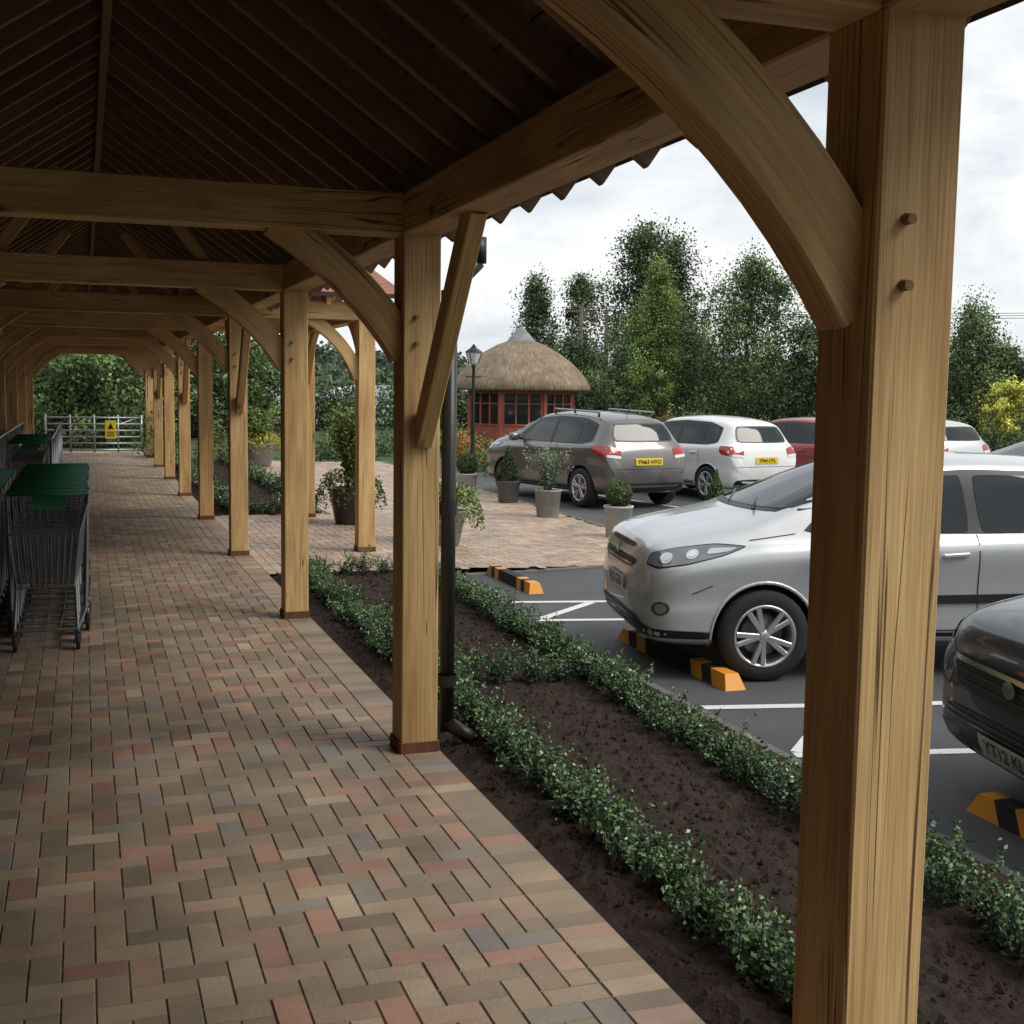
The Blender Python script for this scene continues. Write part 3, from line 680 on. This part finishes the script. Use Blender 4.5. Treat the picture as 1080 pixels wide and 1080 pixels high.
silver=carpaint('silver_paint',(.60,.61,.62),.5); greyp=carpaint('grey_paint',(.15,.145,.14),.5); whitep=carpaint('white_paint',(.78,.78,.77),0); redp=carpaint('red_paint',(.3,.015,.02),.3); blackp=carpaint('dark_paint',(.06,.062,.066),.6)
car((5.65,7.75),168,silver,3.98,1.72,1.54,'NJ12 GZB')
fv=Vector((math.cos(math.radians(168)),math.sin(math.radians(168))))
c=Vector((3.86,4.27))-fv*1.99; car((c.x,c.y),168,blackp,3.98,1.75,1.50,'YT12 KLU',clad=False,grille='h')
def rear_placed(rlw,azh,L,W,**k):
    a=math.radians(90+azh); f=Vector((math.cos(a),math.sin(a))); l=Vector((-f.y,f.x)); sx=L/RL
    c=Vector(rlw)+f*((3.24-RL/2)*sx)-l*(.82*W/1.72); return (c.x,c.y),90+azh
p,a=rear_placed((7.88,19.07),10,4.25,1.78); car(p,a,greyp,4.25,1.80,1.62,'YN63 HYO',rails=True,lowblack=True,clad=False)
p,a=rear_placed((10.64,19.81),10,3.9,1.69); car(p,a,whitep,3.9,1.69,1.54,'YF64 UYL',clad=False)
p,a=rear_placed((13.4,20.6),10,3.9,1.69); car(p,a,redp,4.0,1.7,1.50,'YK61 DVA',clad=False)
p,a=rear_placed((16.2,21.3),10,4.1,1.69); car(p,a,silver,4.1,1.75,1.50,'YS08 TRE',clad=False)
car((12.6,13.0),172,silver,4.4,1.76,1.5,'FE57 WPA',clad=False,rails=True)
M_or=P('reflective_orange',(.8,.32,.03),.5)
def wheelstop(x,y0,y1,ang=0):
    e=empty('parking_wheel_stop',(x,(y0+y1)/2,-.1),ang); m=MB(); L=y1-y0
    prof=[(-.075,0),(-.05,.1),(.05,.1),(.075,0)]
    cuts=[0,.12,.20,.29,.71,.80,.88,1]; cols=[1,0,1,0,1,0,1]; n=7
    def pt(i,k):
        yy=-L/2+L*cuts[i]
        if 0<i<n: yy+=.05 if k in (1,2) else -.02
        elif k in (1,2): yy*=.93
        return (prof[k][0],yy,prof[k][1])
    for i in range(n):
        for k in range(3): m.poly([pt(i,k),pt(i,k+1),pt(i+1,k+1),pt(i+1,k)][::-1],cols[i])
    m.poly([pt(0,k) for k in range(4)],1); m.poly([pt(n,k) for k in reversed(range(4))],1)
    m.obj('rubber_block',[M_tyre,M_or],e)
wheelstop(4.08,10.95,12.3); wheelstop(4.02,7.0,8.75); wheelstop(3.98,2.9,4.62)
# ------------------------------------------------------------------ pots
def pot(name,pos,r,h,mat,taper=.85):
    m=MB(); prof=[(0,.0),(r*taper*.95,.0),(r*taper,.01),(r,h*.92),(r*1.06,h*.93),(r*1.06,h),(r*.93,h),(r*.9,h*.9),(0,h*.88)]
    m.lathe(prof,(0,0,0),32,0); m.lathe([(r*.9,h*.91),(0,h*.915)],(0,0,0),20,1)
    e=empty(name,(pos[0],pos[1],zpl(pos[0]))); m.obj('container',[mat,M_soil],e); return e
M_potg=sandy('grey_pot',(.22,.22,.22),(.33,.33,.32),20,.1,.7); M_potl=sandy('light_grey_pot',(.40,.40,.38),(.52,.52,.5),20,.1,.7); M_potd=P('dark_glazed_pot',(.02,.018,.018),.3,coat=.5); M_pots=sandy('slate_pot',(.10,.105,.11),(.15,.15,.16),20,.1,.6)
def bush(parent,fn,n,leaf,mat,z,stem=0,vari=.3):
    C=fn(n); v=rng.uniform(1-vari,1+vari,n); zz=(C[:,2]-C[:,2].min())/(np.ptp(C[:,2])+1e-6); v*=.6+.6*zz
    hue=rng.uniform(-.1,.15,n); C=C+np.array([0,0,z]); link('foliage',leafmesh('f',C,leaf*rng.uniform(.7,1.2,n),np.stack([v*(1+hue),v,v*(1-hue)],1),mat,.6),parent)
    if stem: s=MB(); s.tube((0,0,z-.05),(0,0,z+stem),.012,n=6); s.obj('stem',[M_bark],parent)
def ball(r,cz):
    def f(n):
        d=rng.normal(size=(n,3)); d/=np.linalg.norm(d,axis=1,keepdims=True); return d*(r*rng.uniform(.8,1.04,n))[:,None]+np.array([0,0,cz])
    return f
def cone(r,h):
    def f(n):
        t=1-np.sqrt(rng.uniform(0,1,n)); a=rng.uniform(0,6.28,n); rr=r*(1-t)*rng.uniform(.75,1.05,n); return np.stack([rr*np.cos(a),rr*np.sin(a),t*h],1)
    return f
def loose(r,h,ns=40):
    def f(n):
        c=[];k=n//ns
        for i in range(ns):
            a=rng.uniform(0,6.28); d=np.array([math.cos(a)*r,math.sin(a)*r,0])*rng.uniform(.1,1); l=h*rng.uniform(.5,1); t=rng.uniform(.1,1,k)
            c.append(d*(t**1.3)[:,None]+np.array([0,0,1])*(l*t)[:,None]+rng.normal(size=(k,3))*.03)
        return np.concatenate(c)
    return lambda n: (lambda C: np.concatenate([C,C[:n-len(C)]]) if len(C)<n else C[:n])(f(n))
def trail(r,h):
    def f(n):
        a=rng.uniform(0,6.28,n); t=rng.uniform(0,1,n); return np.stack([np.cos(a)*r*(.3+.85*t**.5),np.sin(a)*r*(.3+.85*t**.5),.15-h*t**2+rng.normal(size=n)*.05],1)
    return f
e=pot('potted_ball_topiary',(6.72,14.95),.19,.42,M_potl); bush(e,ball(.175,.15),2600,.035,M_leafm,.42)
e=pot('potted_olive_shrub',(6.72,17.6),.2,.42,M_potg); bush(e,loose(.38,.75),3200,.04,M_leafo,.4,.3)
e=pot('potted_cone_topiary',(6.9,20.0),.2,.38,M_pots); bush(e,cone(.22,.62),2600,.04,M_leafd,.38)
e=pot('potted_ball_topiary',(6.8,22.1),.19,.36,M_potl); bush(e,ball(.2,.17),2200,.04,M_leafd,.36)
e=pot('potted_cone_topiary',(9.9,18.1),.16,.1,M_pots); bush(e,cone(.2,.6),2200,.04,M_leafm,.08)
e=pot('potted_bamboo_shrub',(3.42,16.5),.3,.5,M_potd,.7); bush(e,loose(.38,1.25,60),5200,.06,M_leafl,.45,.8); bush(e,trail(.42,.35),1200,.05,M_leafm,.5)
e=pot('potted_trailing_plant',(4.12,14.3),.26,.42,M_potg,.7); bush(e,trail(.42,.4),2200,.045,M_leafl,.5); bush(e,loose(.35,.35,30),1500,.045,M_leafm,.4)
e=pot('potted_flowering_plant',(3.9,29.3),.36,.55,M_potg,.7); bush(e,loose(.6,.9,40),3000,.08,M_leafl,.5); bush(e,trail(.5,.3),900,.07,M_leafy,.55)
# ------------------------------------------------------------------ hut
hx,hy=14.06,39.6
hut=empty('thatched_summerhouse',(hx,hy,-.1))
M_cedar=sandy('red_cedar',(.30,.07,.045),(.42,.12,.075),14,.2,.6)
def thatch():
    m,nt,b=newmat('thatch'); uv=N(nt,'ShaderNodeUVMap').outputs['UV']; f=noise_t(nt,mapping(nt,uv,(160,2.5,1)),1,4,.7); c=ramp(nt,f,[(.3,(.16,.12,.085)),(.7,(.42,.33,.23))])
    c=mul(nt,c,ramp(nt,noise_t(nt,mapping(nt,uv,(14,2.5,1)),1,4,.7),[(.3,(.6,.6,.62)),(.7,(1.15,1.15,1.1))])); nt.links.new(c,b.inputs['Base Color']); b.inputs['Roughness'].default_value=1; bump(nt,b,f,1,.05); return m
M_thatch=thatch()
t=MB(); t.lathe([(.9,2.15),(2.1,1.98),(2.28,1.93),(2.36,2.0),(2.30,2.2),(2.1,2.48),(1.75,2.85),(1.3,3.2),(.8,3.48),(.42,3.62),(.4,3.66)],(0,0,0),64,0,jit=.012); t.obj('thatched_roof',[M_thatch],hut)
t=MB(); t.lathe([(.5,3.56),(.44,3.66),(.26,3.86),(.05,4.08),(0,4.1)],(0,0,0),24,0); t.obj('ridge_cap',[sandy('lead_cap',(.2,.2,.2),(.3,.3,.3),12,.2,.7)],hut)
w=MB(); gl=MB(); R8=1.85
for k in range(8):
    a0=math.pi/8+k*math.pi/4-.3; a1=a0+math.pi/4
    p=Vector((R8*math.cos(a0),R8*math.sin(a0),0));q=Vector((R8*math.cos(a1),R8*math.sin(a1),0)); d=(q-p); L=d.length; d/=L; n=Vector((d.y,-d.x,0))
    w.timber([p,p+Vector((0,0,2.1))],.13,.13,d); 
    w.timber([p+d*.06+Vector((0,0,.38)),q-d*.06+Vector((0,0,.38))],.05,.76,n); w.timber([p+d*.06+Vector((0,0,1.95)),q-d*.06+Vector((0,0,1.95))],.07,.25,n)
    for f in (.06,.35,.65,.94): w.timber([p+d*L*f+Vector((0,0,.7)),p+d*L*f+Vector((0,0,1.9))],.06,.06,d)
    w.timber([p+d*.06+Vector((0,0,.8)),q-d*.06+Vector((0,0,.8))],.09,.06,n); w.timber([p+d*.1+Vector((0,0,1.5)),q-d*.1+Vector((0,0,1.5))],.04,.04,n)
    z=Vector((0,0,1)); o=-n*.02; gl.poly([p+o+z*.76,q+o+z*.76,q+o+z*1.85,p+o+z*1.85])
w.obj('cedar_walls',[M_cedar],hut); gl.obj('windows',[M_glass],hut)
def lamp(x,y):
    e=empty('street_lamp',(x,y,-.1)); m=MB()
    m.lathe([(.11,0),(.11,.3),(.07,.4),(.05,.6),(.045,1.2),(.038,2.2),(.035,2.45),(.06,2.5),(.03,2.55)],(0,0,0),16,0)
    m.tube((-.2,0,2.25),(.2,0,2.25),.015)
    for s in ((1,1),(1,-1),(-1,1),(-1,-1)): m.tube((s[0]*.08,s[1]*.08,2.56),(s[0]*.15,s[1]*.15,2.82),.012,n=4)
    m.lathe([(.22,2.82),(.2,2.85),(.08,2.93),(.03,3.0),(0,3.03)],(0,0,0),4,0,smooth=False)
    m.obj('post',[M_black],e); g=MB(); g.lathe([(.1,2.57),(.19,2.82)],(0,0,0),4,0,smooth=False); g.obj('lantern_glass',[P('lantern_glass',(.6,.62,.62),.2)],e)
lamp(8.75,28.0)
def tpole(x,y,h,bar=True):
    e=empty('telegraph_pole',(x,y,-.1)); m=MB(); m.tube((0,0,0),(0,0,h),.13,.09,10)
    if bar: m.timber([(-.7,0,h-.3),(.7,0,h-.3)],.08,.09,(0,1,0))
    for q in (-.6,0,.6): m.tube((q,0,h-.25),(q,0,h-.1),.03)
    m.obj('pole',[M_bark],e); return (x,y,h-.2)
a=tpole(22.1,53.9,5.95); b=tpole(23.4,53.9,5.8,False); c=tpole(62,45,7.0)
Wr=MB()
for q in (-.6,.0,.6):
    pr=None
    for i in range(25):
        t=i/24; p=Vector(a).lerp(Vector(c),t)+Vector((0,q,-.5*4*t*(1-t)+q*.25)); 
        if pr is not None: Wr.tube(pr,p,.016,n=3,caps=False)
        pr=p
Wr.obj('power_lines',[M_black])
# ------------------------------------------------------------------ trees
tree('poplar_tree',(22.6,61.2),7.7,[(.2,.5),(.45,1.1),(.8,.95),(1,.25)],130,85,.15,M_leafd,.12,.6,11)
tree('poplar_tree',(25.1,61.3),7.8,[(.15,.6),(.45,1.1),(.8,.9),(1,.25)],120,85,.15,M_leafd,.12,.6,12)
tree('poplar_tree',(25.6,54.6),9.6,[(.1,1.1),(.35,1.6),(.65,1.7),(.88,1.2),(1,.3)],260,105,.15,M_leafd,.16,.7,13)
tree('poplar_tree',(27.6,55.2),9.2,[(.1,1.0),(.4,1.6),(.7,1.35),(.9,.8),(1,.3)],200,100,.15,M_leafd,.16,.7,14)
tree('young_birch_tree',(21.9,45.3),7.0,[(.08,1.0),(.3,1.1),(.6,.8),(.85,.4),(1,.08)],250,90,.10,M_leafl,.09,.4,15)
tree('birch_tree',(25.1,44.0),7.0,[(.05,1.7),(.3,2.3),(.6,2.1),(.85,1.3),(1,.3)],270,95,.12,M_leafm,.12,.7,16,lean=.06)
tree('broadleaf_tree',(23.2,48.0),5.4,[(.03,1.6),(.3,2.1),(.7,1.9),(1,.6)],240,100,.13,M_leafm,.12,.65,17)
tree('broadleaf_tree',(27.8,43.0),4.6,[(.03,1.3),(.4,1.9),(.8,1.6),(1,.5)],190,100,.13,M_leafd,.12,.6,18)
tree('broadleaf_tree',(20.8,52.0),4.0,[(.03,1.3),(.4,1.4),(.8,1.1),(1,.4)],150,90,.13,M_leafd,.12,.55,19)
tree('willow_tree',(40.6,49.2),5.9,[(.1,1.2),(.4,1.8),(.75,1.5),(1,.4)],170,110,.14,M_leafm,.14,.6,20,droop=.8)
tree('golden_shrub',(35.6,40.6),2.3,[(0,1.0),(.5,1.2),(1,.3)],90,90,.12,M_leafy,.05,.4,21)
tree('golden_shrub',(38.2,41.6),2.2,[(0,1.0),(.5,1.2),(1,.3)],90,90,.12,M_leafl,.05,.4,22)
tree('broadleaf_tree',(43,50),4.0,[(0,2.0),(.5,2.3),(1,.4)],170,100,.16,M_leafd,.12,.6,23)
for i,(x,y,h,m) in enumerate(((-1.2,44,4.6,M_leafm),(1.6,46,5.2,M_leafm),(-3.5,46,5.5,M_leafl),(3.6,48,4.2,M_leafd),(.2,41,3.0,M_leafm),(5.8,50,3.6,M_leafm))):
    tree('broadleaf_tree',(x,y),h,[(0,1.5),(.4,2.0),(.8,1.5),(1,.4)],170,90,.15,m,.12,.6,30+i)
def shrubmass(name,boxes,n,leaf,mat,seed=3):
    rs=np.random.default_rng(seed); C=[];col=[]
    for (x0,y0,x1,y1,w,h) in boxes:
        L=math.hypot(x1-x0,y1-y0); nb=max(3,int(L/.7))
        for i in range(nb):
            t=(i+rs.uniform(0,1))/nb; c=np.array([x0+(x1-x0)*t,y0+(y1-y0)*t,-.1])+np.array([*rs.normal(size=2)*w*.3,0]); hh=h*rs.uniform(.6,1.15); r=rs.uniform(.45,.8)*max(.6,h*.5)
            k=int(n*hh); d=rs.normal(size=(k,3)); d/=np.linalg.norm(d,axis=1,keepdims=True); d[:,2]=abs(d[:,2]); q=d*rs.uniform(.55,1.05,k)[:,None]*np.array([r,r,hh])+rs.normal(size=(k,3))*.09*max(1,hh)
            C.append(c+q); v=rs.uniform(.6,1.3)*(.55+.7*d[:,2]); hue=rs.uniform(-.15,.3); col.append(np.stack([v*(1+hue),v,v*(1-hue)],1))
    C=np.concatenate(C);col=np.concatenate(col); return link(name,leafmesh(name,C,leaf*rs.uniform(.6,1.3,len(C)),col,mat,.55))
shrubmass('shrub_border',[(7.8,26.5,12.5,28.5,1,.9),(8.2,28,13.5,31,1.5,.9),(9,24.8,11,26,.8,.6)],700,.08,M_leafl,3)
shrubmass('shrub_border',[(3.4,33,12,36,1.4,1.0),(1.8,33,3.4,33,.5,1.2),(3.4,32.4,8,32.6,.5,.6)],600,.09,M_leafm,4)
shrubmass('shrub_border',[(16,38,32,34,1.6,1.2),(15.8,36,20,37,1,1.0)],450,.11,M_leafm,5)
shrubmass('orange_shrub',[(8.9,30.2,9.4,30.4,.3,1.1)],900,.07,M_leafr,6)
shrubmass('purple_shrub',[(17.6,37.0,18.6,37.2,.4,1.5)],700,.08,M_leafp,7)
shrubmass('boundary_hedge',[(32,36,60,20,1.4,1.5),(28,50,60,44,2,2.4),(4,54,24,62,3,2.6),(-14,50,4,52,3,3)],260,.2,M_leafd,8)
def woodland():
    rs=np.random.default_rng(99); C=[];col=[]
    for i in range(620):
        az=rs.uniform(-25,60); d=rs.uniform(110,400); a=math.radians(az); x,y=d*math.sin(a),d*math.cos(a); z=hill(x,y); r=rs.uniform(2.5,5); h=rs.uniform(4,7)*(.55+.001*d)
        k=130; q=rs.normal(size=(k,3)); q/=np.linalg.norm(q,axis=1,keepdims=True); q[:,2]=abs(q[:,2]); 
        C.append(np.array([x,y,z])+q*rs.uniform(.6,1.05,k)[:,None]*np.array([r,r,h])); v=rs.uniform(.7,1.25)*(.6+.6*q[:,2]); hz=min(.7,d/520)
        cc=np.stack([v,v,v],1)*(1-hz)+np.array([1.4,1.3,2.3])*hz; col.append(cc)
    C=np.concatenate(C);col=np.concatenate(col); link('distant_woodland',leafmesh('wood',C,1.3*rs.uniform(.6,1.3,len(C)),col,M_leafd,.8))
woodland()
pt=MB(); 
for k in range(3):
    b=len(pt.v); n=12
    for yy in (0,9):
        for i in range(n+1): t=math.pi*i/n; pt.v.append((9.5+2.6*math.cos(t)+k*5.4,62+yy,2.0*math.sin(t)))
    for i in range(n): pt.face((b+i,b+i+1,b+n+2+i,b+n+1+i),smooth=True)
    pt.face(list(range(b,b+n+1)))
pt.obj('polytunnel',[P('polythene',(.6,.62,.62),.4)])
# ------------------------------------------------------------------ world, sun, camera
wd=bpy.data.worlds.new('World'); scene.world=wd; wd.use_nodes=True; nt=wd.node_tree; bg=nt.nodes['Background']
sky=N(nt,'ShaderNodeTexSky'); sky.sky_type='NISHITA'; sky.sun_disc=False; EL,AZ=math.radians(48),math.radians(128)
sky.sun_elevation=EL; sky.sun_rotation=AZ; sky.air_density=1.2; sky.dust_density=2
tc=N(nt,'ShaderNodeTexCoord').outputs['Generated']; mp=mapping(nt,tc,(1,1,2.8),(.3,.1,0))
n1=noise_t(nt,mp,3.4,6,.58,.35); cl=ramp(nt,n1,[(.36,(4.7,5.3,6.0)),(.46,(6.2,6.6,7.0)),(.56,(8.0,8.05,8.1))])
mix=mul(nt,sky.outputs[0],cl,.94,'MIX'); nt.links.new(mix,bg.inputs['Color']); bg.inputs['Strength'].default_value=.13
sl_=bpy.data.lights.new('sun','SUN'); sl_.energy=2.2; sl_.angle=math.radians(28); sl_.color=(1,.95,.86); so=bpy.data.objects.new('sun',sl_); COL.objects.link(so)
dv=Vector((math.sin(AZ)*math.cos(EL),math.cos(AZ)*math.cos(EL),math.sin(EL))); so.rotation_euler=dv.to_track_quat('Z','Y').to_euler(); so.location=dv*50
cam=bpy.data.cameras.new('camera'); co=bpy.data.objects.new('camera',cam); COL.objects.link(co); scene.camera=co
cam.sensor_width=36; cam.lens=36*1295/1080; cam.clip_start=.05; cam.clip_end=5000
y,p,r=map(math.radians,(19.226,5.674,.8))
f=Vector((math.sin(y)*math.cos(p),math.cos(y)*math.cos(p),-math.sin(p))); Rv=Vector((math.cos(y),-math.sin(y),0)); U=Rv.cross(f)
R2=Rv*math.cos(r)+U*math.sin(r); U2=U*math.cos(r)-Rv*math.sin(r)
co.matrix_world=Matrix(((R2.x,U2.x,-f.x,0),(R2.y,U2.y,-f.y,0),(R2.z,U2.z,-f.z,1.85),(0,0,0,1)))
scene.view_settings.view_transform='Standard'; scene.view_settings.look='None'; scene.view_settings.exposure=0
